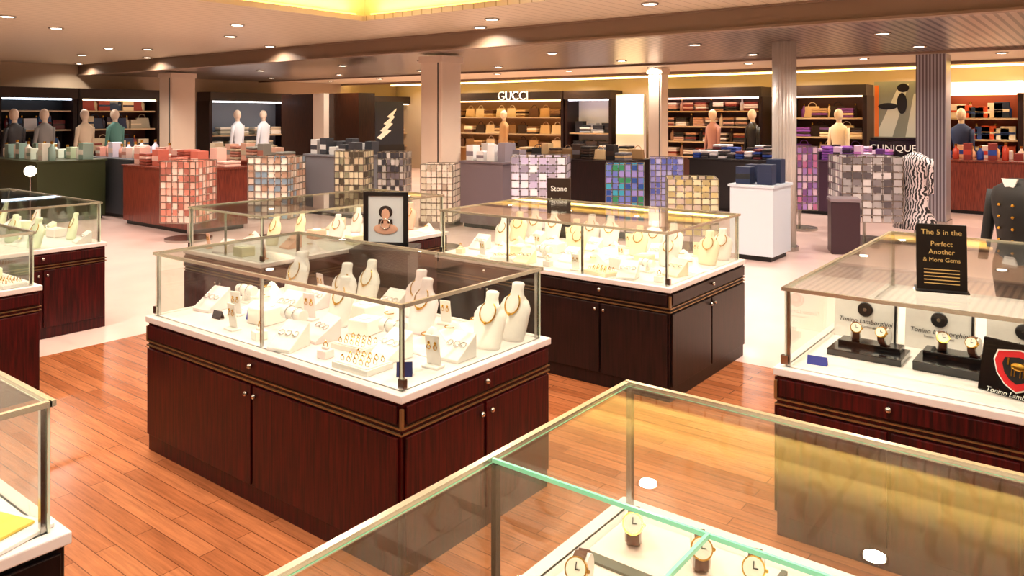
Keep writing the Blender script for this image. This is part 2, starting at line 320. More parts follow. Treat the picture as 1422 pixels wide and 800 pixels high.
Dc = case(-6.75, -4.93, .98, 1.90, 'nearer left display case cut by the picture edge, empty looking deck corner', units=2)
Ec = case(-3.8, -1.96, -.3, .82, 'glass case at the lower left corner holding white boards and a yellow pad', units=2, veneer_=veneer('black_veneer', '080506', '150a0a'))
Bc = case(-1.06, 1.4, 3.04, 4.97, 'glass counter at the right with white watch panels and a red shield', units=3, gi=1)
H = case(-1.01, 1.9, .35, 1.775, 'large glass counter along the bottom right with green edged top and watches', units=3, edge=EDGE)
# green edged joint across the near counter's top (two panes meet there)
b = MB(); b.box(-1.415, 1.415, .124, .130, .965, .973); o = b.build('glass_top_edge', [EDGE, EDGE], H)
b = MB(); b.box(-.968, -.962, -.67, .124, .965, .973); b.build('glass_top_edge', EDGE, H)
b = MB(); b.box(-1.412, -1.400, .118, .132, .66, .964); b.build('corner_post', DKST, H)
# ------------------------------------------------------------------ jewellery stands (prototypes hidden inside loops: first use is moved, then copied)
def proto_bust(m):
    t = empty('necklace_bust', (0, 0, 0)); secs = []
    for z, w, d, y in ((0, .052, .03, 0), (.012, .056, .032, 0), (.03, .06, .03, .004), (.075, .066, .026, .014), (.11, .07, .024, .022), (.135, .055, .022, .027), (.15, .03, .02, .03), (.17, .024, .018, .034), (.19, .026, .018, .038), (.195, .02, .014, .038)):
        secs.append([(w*math.cos(2*PI*i/16), y+d*math.sin(2*PI*i/16), z) for i in range(16)])
    b = MB(); b.loft(secs); o = b.build('bust', m, t)
    b = MB(); b.torus(.033, .0028, 24, 5, M=T(0, .005, .125) @ RX(1.15) @ Matrix.Diagonal((1, 1.15, 1, 1))); b.ball(0, -.012, .09, .006); n = b.build('necklace', GOLD, t)
    CH[t.name] = [o, n]; return t
def proto_ramp(m):
    t = empty('display_ramp', (0, 0, 0)); w = .05
    b = MB(); P = [(-w, -.06, 0), (w, -.06, 0), (w, .05, 0), (-w, .05, 0), (-w, -.06, .012), (w, -.06, .012), (w, .05, .085), (-w, .05, .085)]
    v = [b.bm.verts.new(p) for p in P]
    for q in ((0, 1, 2, 3), (4, 5, 6, 7), (0, 1, 5, 4), (1, 2, 6, 5), (2, 3, 7, 6), (3, 0, 4, 7)): b.bm.faces.new([v[i] for i in q])
    o = b.build('ramp', m, t, bevel=.003)
    b = MB()
    for k in range(3): b.torus(.012, .0016, 16, 5, M=T((k-1)*.03, -.005, .052) @ RX(.58)); b.ball((k-1)*.03, -.015, .05, .004)
    n = b.build('pendants', SILV, t); CH[t.name] = [o, n]; return t
def proto_ring(m):
    t = empty('ring_stand', (0, 0, 0)); b = MB(); b.box(-.022, .022, -.022, .022, 0, .03); b.box(-.014, .014, -.008, .008, .03, .04); o = b.build('block', m, t, bevel=.003)
    b = MB(); b.torus(.0095, .0016, 18, 5, M=T(0, 0, .046) @ RX(PI/2)); b.ball(0, 0, .058, .004); n = b.build('ring', GOLD, t); CH[t.name] = [o, n]; return t
def proto_ear(m):
    t = empty('earring_stand', (0, 0, 0)); b = MB(); b.box(-.03, .03, -.02, .02, 0, .008)
    b.box(-.026, .026, -.003, .003, .008, .1, M=T(0, .006, 0) @ RX(.12)); o = b.build('board', m, t, bevel=.002)
    b = MB()
    for s in (-1, 1): b.ball(s*.012, -.006, .075, .005); b.torus(.007, .0014, 14, 5, M=T(s*.012, -.007, .062) @ RX(PI/2))
    n = b.build('earrings', GOLD, t); CH[t.name] = [o, n]; return t
def proto_roll(m):
    t = empty('bracelet_roll', (0, 0, 0)); b = MB(); b.cyl(0, 0, -.055, .055, .022, n=18, M=T(0, 0, .055) @ RY(PI/2)); b.box(-.006, .006, -.02, .02, .0, .05); b.box(-.04, .04, -.028, .028, 0, .008); o = b.build('roll', m, t, bevel=.002)
    b = MB()
    for k in (-1, 1): b.torus(.0245, .0028, 22, 6, M=T(k*.022, 0, .055) @ RY(PI/2))
    n = b.build('bangles', SILV, t); CH[t.name] = [o, n]; return t
def proto_box(m):
    t = empty('jewellery_tray', (0, 0, 0)); b = MB(); b.box(-.08, .08, -.055, .055, 0, .018); b.box(-.074, .074, -.049, .049, .018, .021)
    o = b.build('tray', m, t, bevel=.003); b = MB()
    for i in range(5):
        for j in range(3): b.torus(.008, .0014, 12, 4, M=T(-.056+.028*i, -.032+.032*j, .028) @ RX(PI/2)); b.ball(-.056+.028*i, -.032+.032*j, .037, .0032)
    n = b.build('rings', GOLD, t); CH[t.name] = [o, n]; return t
def proto_block(m):
    t = empty('riser_block', (0, 0, 0)); b = MB(); b.box(-.05, .05, -.05, .05, 0, .06); o = b.build('block', m, t, bevel=.005)
    b = MB(); b.ball(0, 0, .062, .03, (1, 1, .25)); n = b.build('pad', SILK, t); CH[t.name] = [o, n]; return t
def proto_swirl(m):
    t = empty('draped_cloth', (0, 0, 0)); b = MB(); n = 22; vv = []
    for i in range(n):
        row = []
        for j in range(n):
            u, v = i/(n-1)-.5, j/(n-1)-.5; r = math.hypot(u, v)*2
            z = max(0, .055*(1-r)*(1+.35*math.sin(9*u+5*v)+.25*math.cos(14*v-4*u)))+.002
            row.append(b.bm.verts.new((u*.2, v*.15, z if r < 1 else .002)))
        vv.append(row)
    for i in range(n-1):
        for j in range(n-1): f = b.bm.faces.new((vv[i][j], vv[i+1][j], vv[i+1][j+1], vv[i][j+1])); f.smooth = True
    o = b.build('cloth', m, t); s = o.modifiers.new('thick', 'SOLIDIFY'); s.thickness = .002
    b = MB(); b.torus(.02, .002, 20, 5, M=T(0, -.01, .05)); n_ = b.build('bracelet', GOLD, t); CH[t.name] = [o, n_]; return t
KINDS = {'bust': (proto_bust, 'necklace bust', 'jewellery stand'), 'ramp': (proto_ramp, 'pendant ramp', 'jewellery stand'), 'ring': (proto_ring, 'ring stand', 'jewellery stand'),
         'ear': (proto_ear, 'earring board', 'jewellery stand'), 'roll': (proto_roll, 'bangle roll', 'jewellery stand'), 'tray': (proto_box, 'ring tray', 'jewellery tray'),
         'block': (proto_block, 'cube riser', 'display block'), 'swirl': (proto_swirl, 'draped cloth', 'display cloth')}
COL = {'white': WHITE, 'cream': CREAM, 'blush': PINK, 'silk': SILK, 'pale green': mat('pale_green_fabric', 'dfeacb', .5), 'yellow': mat('yellow_pad', 'e8c557', .5), 'salmon': mat('salmon_pad', 'efb7a0', .5)}
PROTO = {}
ORD = ['first', 'second', 'third', 'fourth', 'fifth', 'sixth', 'seventh', 'eighth', 'ninth', 'tenth', 'eleventh', 'twelfth', 'thirteenth', 'fourteenth']
def place(kind, col, x, y, z, rz, label, group, sc=1.):
    key = (kind, col)
    if key not in PROTO: PROTO[key] = KINDS[kind][0](COL[col]); o = PROTO[key]
    else:
        src = PROTO[key]; o = src.copy(); C.objects.link(o)
        for ch in CH[src.name]: c = ch.copy(); C.objects.link(c); c.parent = o
    o.location = (x, y, z); o.rotation_euler = (0, 0, rz); o.scale = (sc,)*3; tag(o, label, KINDS[kind][2], group); return o
def fill(cs, hx, hy, rows, cols, where, seed, z=.66, mx=.075, my=.07, skip=(), face=.4, sc=1.1):
    random.seed(seed); kinds = ['bust', 'ramp', 'ear', 'roll', 'block', 'swirl', 'ring', 'tray', 'bust', 'ear']
    n = 0
    for r, (nr, ks) in enumerate(rows):
        y = cs.location.y-hy+my+.05+(2*hy-2*my-.1)*(r/(max(1, len(rows)-1)))
        for i in range(nr):
            if (r, i) in skip: continue
            x = cs.location.x-hx+mx+.06+(2*hx-2*mx-.12)*(i/(nr-1)); kd = ks[i % len(ks)]; c = cols[(i+r) % len(cols)]
            rowname = ['front', 'second', 'third', 'fourth', 'back'][r if r < len(rows)-1 else 4]
            place(kd, c, x+random.uniform(-.012, .012), y+random.uniform(-.012, .012), z, random.uniform(-.25, .25)+face*0, f'{c} {KINDS[kd][1]}, {ORD[i]} from left, {rowname} row, {where}', 'jewellery stands in '+where, sc*random.uniform(.92, 1.08)); n += 1
fill(A, .9, .46, [(8, ['ring', 'tray', 'ear', 'ring', 'ramp']), (8, ['ramp', 'ear', 'block', 'roll', 'ramp', 'tray']), (9, ['roll', 'swirl', 'ramp', 'ear', 'bust', 'block']), (9, ['swirl', 'bust', 'ramp', 'bust', 'block', 'swirl', 'bust']), (9, ['bust', 'ear', 'swirl', 'bust', 'ramp'])], ['white', 'blush', 'white', 'silk'], 'the centre foreground case', 3, sc=1.22, skip=((0, 0), (0, 1), (0, 7)))
fill(Fc, .925, .57, [(9, ['ring', 'ear', 'tray', 'ramp']), (9, ['ramp', 'swirl', 'block', 'roll']), (10, ['bust', 'swirl', 'ear', 'block']), (10, ['bust', 'ramp', 'swirl']), (10, ['bust', 'bust', 'ear'])], ['cream', 'white', 'silk'], 'the case behind the centre one', 5)
fill(Gc, .485, .925, [(4, ['ear', 'ramp', 'block']), (4, ['swirl', 'bust', 'ramp']), (4, ['bust', 'block']), (4, ['ramp', 'bust']), (4, ['bust', 'swirl'])], ['salmon', 'blush', 'cream'], 'the middle left case', 8)
fill(Cc, .94, .46, [(8, ['ramp', 'ear', 'block']), (8, ['swirl', 'bust']), (8, ['bust', 'ramp', 'block'])], ['pale green', 'white'], 'the far left case', 11)
fill(Dc, .91, .455, [(6, ['ramp', 'tray']), (6, ['block', 'tray'])], ['white', 'pale green'], 'the nearer left case', 12)
# raised white platforms inside the centre case
def card(x, y, z, rz, w, h, m, label, txt=None, tm=TXT, cat='price card', name='price_card', lean=.35):
    t = empty(name, (x, y, z), rz, label=label, cat=cat)
    b = MB(); b.box(-w/2, w/2, -.0015, .0015, 0, h, M=RX(-lean)); b.box(-w/2, w/2, -.0015, .0015, 0, h*.95, M=T(0, 2*h*math.sin(lean), 0) @ RX(lean)); b.build('card', m, t)
    if txt:
        for k, (s, sz, yy) in enumerate(txt): o = text('lettering', s, sz, tm, (0, -.003+yy*math.sin(lean), yy*math.cos(lean)), (PI/2-lean, 0, 0), t, ext=.0004)
    return t
card(-3.45, 2.1, .66, .1, .06, .04, CHAR, 'small dark price card at the left front of the centre foreground case', [('SALE', .02, .02)] if False else None)
card(-3.3, 2.2, .66, .5, .06, .05, BLUE, 'small blue card standing among the white stands at the left of the centre case')
card(-2.12, 2.07, .66, .75, .06, .055, NAVY, 'dark blue card in the near right corner of the centre foreground case')
card(-.93, 3.17, .66, .1, .075, .035, BLUE, 'flat blue card at the left front corner of the watch counter', None)
# ------------------------------------------------------------------ watch counter at the right
def proto_watch():
    t = empty('wrist_watch', (0, 0, 0))
    b = MB(); n = 14; secs = []
    b.torus(.026, .0, 4, 3) if False else None
    for i in range(n+1):
        a = -PI*.40+(2*PI*.9)*i/n; R = .028
        y, z = R*math.sin(a+PI/2+.35)*1.0, .03+R*math.cos(a+PI/2+.35); y2, z2 = (R+.003)*math.sin(a+PI/2+.35), .03+(R+.003)*math.cos(a+PI/2+.35)
        w = .011-.003*abs(i/n-.5)
        secs.append([(-w, y, z), (w, y, z), (w, y2, z2), (-w, y2, z2)])
    b.loft(secs); s = b.build('strap', mat('brown_strap', '5a2f1c', .5), t)
    M = T(0, -.026, .046) @ RX(1.0)
    b = MB(); b.M = M; b.cyl(0, 0, -.005, .005, .018, n=24); b.cyl(.019, 0, -.002, .002, .003, n=8); c = b.build('watch_case', GOLD, t)
    b = MB(); b.M = M; b.cyl(0, 0, .005, .006, .0155, n=24); d = b.build('dial', mat('dial', 'e8e2d2', .3), t)
    b = MB(); b.M = M; b.box(-.0008, .0008, -.001, .010, .006, .0068); b.box(-.001, .007, -.0008, .0008, .006, .0068); hd = b.build('hands', BLACK, t)
    b = MB(); b.cyl(0, 0, -.014, .014, .0265, n=18, M=T(0, 0, .03) @ RY(PI/2)); q = b.build('cushion', WHITE, t)
    CH[t.name] = [s, c, d, hd, q]; return t
W0 = proto_watch(); W0used = [False]
def watch(x, y, z, rz, label, group, sc=1.):
    if not W0used[0]: o = W0; W0used[0] = True
    else:
        o = W0.copy(); C.objects.link(o)
        for ch in CH[W0.name]: c = ch.copy(); C.objects.link(c); c.parent = o
    o.location = (x, y, z); o.rotation_euler = (0, 0, rz); o.scale = (sc,)*3; tag(o, label, 'watch', group); return o
BK = mat('black_gloss', '08080a', .18, coat=.5)
xs = [-.87, -.58, -.28, 0., .28, .56, .84, 1.12]
for i, x in enumerate(xs):
    t = empty('lettered_card', (x, 3.66, .66), 0, label=f'white upright card with black script lettering, {ORD[i]} from the left in the watch counter', cat='sign card', group='lettered cards in the watch counter')
    b = MB(); b.box(-.13, .13, 0, .018, 0, .17, M=RX(-.15)); b.build('panel', WHITE, t, bevel=.002)
    b = MB(); b.box(.118, .126, -.006, 0, 0, .17, M=RX(-.15)); b.build('edge_strip', BLACK, t)
    b = MB(); b.torus(.026, .006, 24, 8, M=T(0, .014, .13) @ RX(PI/2-.15)); b.cyl(0, 0, -.002, .004, .024, n=24, M=T(0, .010, .13) @ RX(PI/2-.15)); b.build('round_emblem', BLACK, t)
    b = MB(); b.cyl(0, 0, -.002, .009, .008, n=16, M=T(0, .012, .13) @ RX(PI/2-.15)); b.build('emblem_centre', SILV, t)
    text('lettering', 'Tonino Lamborghini', .027, TXTB, (0, -.0035, .078), (PI/2-.15, 0, 0), t, ext=.0005, shear=.25).location.y = .0075
    text('lettering', 'swiss made watches' if False else 'Tonino Lamborghini', .014, TXTB, (0, .0045, .056), (PI/2-.15, 0, 0), t, ext=.0005)
for i, x in enumerate([-.80, -.48, -.14, .2, .54, .88]):
    h = (.045, .06, .04)[i % 3]
    t = empty('watch_plinth', (x, 3.43, .66), .0, label=f'low black block carrying watches, {ORD[i]} from the left in front of the white panels', cat='display block', group='black blocks in the watch counter')
    b = MB(); b.box(-.14, .14, -.09, .09, 0, h*.6); b.box(-.12, .12, 0, .085, h*.6, h); b.build('block', BK, t, bevel=.003)
    watch(x-.06, 3.47, .66+h, .3, f'gold watch on the left of the {ORD[i]} black block, right counter', 'watches in the watch counter', 1.25); watch(x+.055, 3.46, .66+h, -.2, f'gold watch on the right of the {ORD[i]} black block, right counter', 'watches in the watch counter', 1.25)
# red shield on its black board
p = atz(1404, 535, .66); sx, sy = -.29, 3.28
t = empty('shield_sign', (sx+.02, sy-.07, .66), -.35, label='red shield emblem with a bull on black board, in the right watch counter', cat='sign')
b = MB(); b.box(-.13, .13, 0, .02, 0, .19, M=RX(-.25)); b.build('board', BK, t, bevel=.004)
pts = [(-.075, .155), (0, .17), (.075, .155), (.085, .12), (.07, .075), (.04, .04), (0, .02), (-.04, .04), (-.07, .075), (-.085, .12)]
def shield(s, y, m, nm):
    b = MB(); secs = [[(x*s, yy, .1+(z-.1)*s) for x, z in pts] for yy in (y, y+.004)]; b.loft(secs, smooth=False); o = b.build(nm, m, t); o.rotation_euler = (-.25, 0, 0)
    return o
shield(1.0, -.006, TXT, 'shield_border'); shield(.93, -.009, REDM, 'shield_field'); shield(.62, -.011, BLACK, 'shield_centre')
b = MB(); b.ball(0, 0, 0, .02, (1.3, .25, .7), M=T(0, -.012, .11)); b.ball(.024, -.012, .122, .01, (1, .4, 1))
for s in (-.018, -.008, .01, .02): b.box(s-.002, s+.002, -.014, -.010, .075, .105)
b.box(-.036, -.03, -.014, -.010, .11, .135); b.box(.026, .03, -.014, -.01, .128, .142); o = b.build('bull', GOLD, t); o.rotation_euler = (-.25, 0, 0)
text('lettering', 'Tonino Lamborghini', .024, TXT, (0, -.003, .012), (PI/2-.25, 0, 0), t, ext=.0006, shear=.25)
# sign on the counter top
p = atz(1308, 405, .977)
t = empty('easel_sign', (p[0], p[1], .977), .25, label='black easel sign with gold lettering standing on the right glass counter', cat='sign')
b = MB(); b.box(-.086, .086, 0, .008, .0, .255, M=RX(-.12)); b.build('board', mat('sign_black', '140d08', .3), t, bevel=.002)
b = MB(); b.box(-.09, .09, -.03, .07, 0, .006); b.box(-.01, .01, -.003, .003, 0, .2, M=T(0, .062, .0) @ RX(.12)); b.build('stand', BLACK, t)
for k, (s, z, sz) in enumerate((('The 5 in the', .222, .028), ('Perfect', .178, .026), ('Another', .148, .026), ('& More Gems', .118, .022))):
    text('lettering', s, sz, TXTG, (0, -.001+z*math.sin(.12)*.0+.12*z*1.0-.0035, z), (PI/2-.12, 0, 0), t, ext=.0006)
b = MB()
for k in range(5): b.box(-.06, .06, -.004, -.001, .08-.013*k, .0835-.013*k, M=RX(-.12))
b.build('small_print', TXTG, t)
# lower left case: white boards and the yellow pad
t = empty('sloped_board', (-2.38, .42, .66), .2, label='large white sloped board inside the lower left case', cat='display board')
b = MB(); b.box(-.3, .25, -.16, .16, 0, .012, M=T(0, 0, .09) @ RX(.45)); b.build('board', WHITE, t, bevel=.002); b = MB(); b.box(-.28, .23, .08, .1, 0, .12); b.build('prop', WHITE, t)
t = empty('sloped_board', (-2.75, .3, .66), -.1, label='second white board further left inside the lower left case', cat='display board')
b = MB(); b.box(-.18, .2, -.14, .14, 0, .012, M=T(0, 0, .11) @ RX(.5)); b.build('board', CREAM, t, bevel=.002); b = MB(); b.box(-.16, .18, .07, .09, 0, .13); b.build('prop', WHITE, t)
p = atz(5, 740, .67)
t = empty('yellow_pad', (p[0]-.02, p[1], .661), .3, label='yellow pad in a white frame on the deck of the lower left case', cat='pad')
b = MB(); b.box(-.09, .09, -.07, .07, 0, .01); b.build('frame', WHITE, t, bevel=.002); b = MB(); b.box(-.07, .05, -.05, .05, .01, .018); b.build('pad', COL['yellow'], t, bevel=.003)
# near counter: tray and watches
t = empty('watch_tray', (-.45, 1.33, .66), .0, label='white tray with dark divider bands in the bottom right counter', cat='tray')
b = MB(); b.box(-.48, .55, -.33, .33, 0, .02); b.build('tray', mat('tray_peach', 'f0d9cc', .5), t, bevel=.003)
b = MB()
for y in (-.12, .12): b.box(-.47, .54, y-.015, y+.015, .02, .026)
for x in (-.1, .22): b.box(x-.006, x+.006, -.32, .32, .02, .028)
b.build('divider', mat('divider_grey', '55564a', .4), t)
k = 0
for r, y in enumerate((1.1, 1.34, 1.56)):
    for i in range(7):
        x = -.86+.14*i
        watch(x+.02*(i % 2), y, .681, random.uniform(-.4, .4)+.5, f'gold watch on brown strap, {ORD[i]} from left, {("nearer", "middle", "further")[r]} row of the bottom right counter', 'watches in the bottom right counter', 1.3)
for i, (x, y) in enumerate(((.3, 1.3), (.5, 1.3), (.7, 1.3))):
    place('roll', 'white', x, y, .68, .5, f'white bracelet roll, {ORD[i]} from left at the back of the bottom right counter', 'rolls in the bottom right counter')
# framed portrait standing on the middle left case
p = atz(530, 345, .66)
t = empty('framed_portrait', (-4.62, 4.15, .977), .52, label='black framed portrait of a dark haired person with a necklace, on the middle left case', cat='picture')
W_, H_ = .17, .30
p0 = atz(530, 340, .977)
t.location = (-2.95+0, 2.62, .0)
t.location = (-4.13, 3.85, 0)
b = MB(); b.box(-.2, .2, -.14, .14, 0, .68); b.box(-.22, .22, -.16, .16, .68, .71); b.build('pedestal', BLACK, t, bevel=.004)
b = MB(); zb, zt_ = .71, 1.1
for r in ((-.165, -.13, zb, zt_), (.13, .165, zb, zt_), (-.165, .165, zb, zb+.03), (-.165, .165, zt_-.03, zt_)): b.box(r[0], r[1], -.012, .012, r[2], r[3])
b.build('frame', BLACK, t, bevel=.003)
b = MB(); b.box(-.13, .13, -.002, .004, zb+.03, zt_-.03); b.build('backdrop', mat('portrait_backdrop', 'c9d3d6', .5), t)
b = MB(); b.ball(0, -.005, .955, .052, (1, .08, .9)); b.loft([[(x*s, y_, .825+z_) for x, z_ in ((-.05, .08), (.05, .08), (.06, -.02), (-.06, -.02))] for s, y_ in ((1, -.007), (.98, -.004))], smooth=False); b.build('hair', mat('dark_hair', '2a1c16', .6), t)
b = MB(); b.ball(0, -.009, .94, .036, (.85, .08, 1.15)); b.box(-.015, .015, -.012, -.006, .865, .915); b.ball(0, -.006, .835, .09, (1, .06, .45)); b.build('face', mat('skin', 'cfa48a', .6), t)
b = MB(); b.torus(.035, .005, 20, 6, M=T(0, -.014, .87) @ RX(PI/2)); b.build('necklace', SILV, t)
text('lettering', 'PEARLS', .03, TXTB, (0, -.004, .93), (PI/2, 0, 0), t, ext=.0004) if False else None
# dark lettered sign on the case behind
t = empty('counter_sign', (-3.7, 5.42, 0), .5, label='narrow dark brown sign with white lettering behind the centre cases', cat='sign')
b = MB(); b.box(-.1, .1, -.01, .01, 0, 1.12); b.build('board', mat('sign_brown', '2a1509', .4), t, bevel=.002)
for k, s in enumerate(('Stone', 'Amber', 'Silver')): text('lettering', s, .06, TXT, (0, -.012, 1.03-.1*k), (PI/2, 0, 0), t, ext=.001)
# ------------------------------------------------------------------ merchandise helpers
HUES = ['c9b79a', '8f8a86', 'd8cfc2', '6b5a4c', 'b08d68', '3d3a3c', 'e9e1d5', '7a6d8a', '9a4a3a', '55606a']
def cm(h, r=.6): return mat('goods_'+h, h, r)
def spinner(x, y, z0, w, h, cols, label, nc=6, nr=9, rz=.5, kind='card rack'):
    t = empty('spinner_rack', (x, y, 0), rz, label=label, cat=kind)
    b = MB(); b.cyl(0, 0, 0, .03, w*.6, n=24); b.cyl(0, 0, .03, z0+h, .02, n=12); b.build('stand', STEEL, t)
    b = MB()
    for s in range(4):
        b.M = RZ(s*PI/2)
        for r in range(nr+1): b.box(-w/2, w/2, -w/2-.005, -w/2, z0+h*r/nr-.004, z0+h*r/nr+.004)
        for c in range(nc+1): b.box(-w/2+w*c/nc-.003, -w/2+w*c/nc+.003, -w/2-.005, -w/2, z0, z0+h)
    b.build('wire_frame', STEEL, t)
    ms = [cm(c) for c in cols]; k = 0
    for s in range(4):
        for r in range(nr):
            if k >= 96: break
            b = MB(); b.M = RZ(s*PI/2)
            for c in range(nc):
                x0 = -w/2+w*(c+.12)/nc; x1 = -w/2+w*(c+.88)/nc; zz = z0+h*(r+.1)/nr
                b.box(x0, x1, -w/2+.004, -w/2+.012, zz, zz+h/nr*.8, random.randrange(len(ms)))
            b.build('card_row', ms, t); k += 1
    return t
def crate(x, y, rz, w, d, h, m, label, cat='display table', name='display_table', top=None):
    t = empty(name, (x, y, 0), rz, label=label, cat=cat)
    b = MB(); b.box(-w/2, w/2, -d/2, d/2, .06, h-.03); b.build('body', m, t, bevel=.004)
    b = MB(); b.box(-w/2+.04, w/2-.04, -d/2+.04, d/2-.04, 0, .06); b.build('plinth', BLACK, t)
    b = MB(); b.box(-w/2-.02, w/2+.02, -d/2-.02, d/2+.02, h-.03, h); b.build('top', top or m, t, bevel=.003); return t
def mannequin(x, y, z, rz, m, label, head=True, dress=False, skin=None):
    skin = skin or mat('mannequin_skin', 'd9c2ae', .4)
    t = empty('mannequin', (x, y, z), rz, label=label, cat='mannequin')
    secs = []
    prof = [(.50, .13, .09), (.62, .15, .10), (.75, .17, .11), (.85, .165, .11), (.98, .13, .09), (1.1, .14, .1), (1.22, .17, .11), (1.34, .185, .105), (1.42, .17, .085), (1.47, .09, .06), (1.5, .055, .05)]
    if dress: prof = [(.25, .28, .24), (.4, .25, .2)] + prof[1:]
    for zz, w, d in prof: secs.append([(w*math.cos(2*PI*i/20), d*math.sin(2*PI*i/20), zz) for i in range(20)])
    b = MB(); b.loft(secs)
    for s in (-1, 1): b.loft([[(s*(.185+.012*k)+.045*(1-k*.08)*math.cos(2*PI*i/12), .01-.012*k+.045*(1-k*.08)*math.sin(2*PI*i/12), 1.40-.14*k) for i in range(12)] for k in range(5)])
    b.build('garment', m, t)
    b = MB(); b.cyl(0, 0, .02, .6, .018, n=10); b.cyl(0, 0, 0, .02, .16, n=24); b.build('stand', STEEL, t)
    if head:
        b = MB(); b.ball(0, -.01, 1.66, .095, (.82, 1, 1.25), n=18); b.cyl(0, 0, 1.46, 1.58, .048, n=14); b.build('head', skin, t)
    return t
def handbag(x, y, z, rz, s, m, label, group):
    t = empty('handbag', (x, y, z), rz, label=label, cat='handbag', group=group)
    b = MB(); b.loft([[(-.5*s, -.16*s, 0), (.5*s, -.16*s, 0), (.5*s, .16*s, 0), (-.5*s, .16*s, 0)], [(-.42*s, -.1*s, .7*s), (.42*s, -.1*s, .7*s), (.42*s, .1*s, .7*s), (-.42*s, .1*s, .7*s)]], smooth=False); b.build('body', m, t, bevel=.01)
    b = MB(); b.torus(.24*s, .025*s, 18, 6, M=T(0, 0, .7*s) @ RX(PI/2)); b.build('handle', m, t)
    return t
# ------------------------------------------------------------------ far shops: left wall (X = XL) and back wall (Y = YB)
def bay(side, px0, px1, mback, ztop, label, shelves=(), lit=None, depth=.6, header=None, hm=None):
    if side == 'L': a = atX(px0, 200, XL)[1]; c = atX(px1, 200, XL)[1]; M = T(XL, (a+c)/2, 0) @ RZ(PI/2); rz = PI/2; loc = (XL+.0, (a+c)/2, 0)
    else: a = atY(px0, 200, YB)[0]; c = atY(px1, 200, YB)[0]; rz = 0; loc = ((a+c)/2, YB, 0)
    w = abs(c-a)
    t = empty('shop_bay', loc, rz, label=label, cat='shop shelving')
    b = MB(); b.box(-w/2, w/2, -.06, -.005, 0, ztop); b.build('back_panel', mback, t)
    for q in (-w/2, w/2-.08): b = MB(); b.box(q, q+.08, -depth, -.06, 0, ztop); b.build('side_panel', WOODG, t)
    b = MB(); b.box(-w/2, w/2, -depth-.06, -.06, ztop, ztop+.22); b.build('header', hm or mat('header_dark', '2a1a12', .4), t)
    for z in shelves: b = MB(); b.box(-w/2+.08, w/2-.08, -depth+.1, -.06, z-.03, z); b.build('shelf', mat('shelf_tan', 'b59a78', .4), t)
    if lit: b = MB(); b.box(-w/2+.1, w/2-.1, -depth+.02, -depth+.06, ztop-.03, ztop); b.build('strip_lamp', mat('strip_'+lit, lit, .5, emit=6.), t)
    return t, w
GR = {}
def goods(t, w, zs, kinds, where, n, depth=.3, cols=HUES, seed=1, grp=None):
    random.seed(seed); g = grp or 'goods on the shelves of '+where; M = Matrix.Translation(t.location) @ RZ(t.rotation_euler.z)
    for j, z in enumerate(zs):
        for i in range(n):
            x = -w/2+.2+(w-.4)*(i+.5)/n; P = M @ Vector((x, -depth, z)); k = kinds[(i+j) % len(kinds)]; h = random.choice(cols)
            lb = f'{ORD[i % 14]} from left, {("lowest", "second", "third", "fourth", "fifth")[j]} shelf, {where}'
            if k == 'bag': handbag(P.x, P.y, P.z, t.rotation_euler.z, .34, cm(h), 'handbag, '+lb, g)
            elif k == 'stack':
                s = empty('folded_clothes', P, t.rotation_euler.z, label='stack of folded clothes, '+lb, cat='clothes', group=g); b = MB()
                for q in range(4): b.box(-.16, .16, -.13, .13, .05*q, .05*q+.045, q)
                b.build('garment_pile', [cm(random.choice(cols)) for q in range(4)], s, bevel=.012)
            elif k == 'bottle':
                s = empty('bottle', P, 0, label='bottle, '+lb, cat='bottle', group=g); b = MB(); b.lathe([(.0, 0), (.05, .0), (.055, .01), (.055, .16), (.02, .21), (.018, .25)]); b.build('glass', cm(h, .2), s); b = MB(); b.cyl(0, 0, .25, .29, .022, n=12); b.build('cap', GOLD, s)
            elif k == 'boxes':
                s = empty('gift_box', P, t.rotation_euler.z, label='boxed gift, '+lb, cat='box', group=g); hh = random.uniform(.18, .3); b = MB(); b.box(-.12, .12, -.08, .08, 0, hh); b.build('carton', cm(h), s, bevel=.004); b = MB(); b.box(-.12, .12, -.083, -.08, hh*.4, hh*.55); b.build('label_band', cm(random.choice(cols)), s)
            elif k == 'shoe':
                s = empty('shoe', P, t.rotation_euler.z+.3, label='shoe, '+lb, cat='shoe', group=g); b = MB(); b.loft([[(-.13+.26*u, yy*(.045+.01*math.sin(3*u)), zz*(.10-.06*u)) for yy, zz in ((-1, 0), (1, 0), (1, .7), (.5, 1), (-.5, 1), (-1, .7))] for u in (0, .2, .5, .8, 1)]); b.build('upper', cm(h), s); b = MB(); b.box(-.135, .14, -.05, .05, -.0, .015); b.build('sole', BLACK, s)
DARK = mat('shop_navy', '14161f', .5); GREYB = mat('shop_greyblue', '6d7684', .5); WARMB = mat('shop_gold', 'b98a54', .5); WARM2 = mat('shop_brown', '5c3320', .5); LITW = mat('lit_white', 'f1f2ff', .5, emit=1.6); LITC = mat('lit_cream', 'ffe7b0', .5, emit=1.8)
t1, w1 = bay('L', -20, 90, DARK, 2.0, 'dark navy shop bay at the far left', (.9, 1.35, 1.75), 'ddeeff'); goods(t1, w1, (.9, 1.35), ['boxes', 'bottle'], 'the dark navy bay', 8, cols=['202637', '0e1018', 'd8dce6', '33507a', '5d1f28'], seed=2)
t2, w2 = bay('L', 92, 205, mat('shop_red', '4a1d16', .5), 2.0, 'dark red brown shop bay right of the navy one', (.9, 1.35, 1.75), 'ffd9a8'); goods(t2, w2, (.9, 1.35, 1.75), ['bottle', 'boxes', 'bag'], 'the dark red bay', 8, cols=['b3a58c', '3a3340', '8c2f26', '283a58', 'd9c6a6'], seed=3)
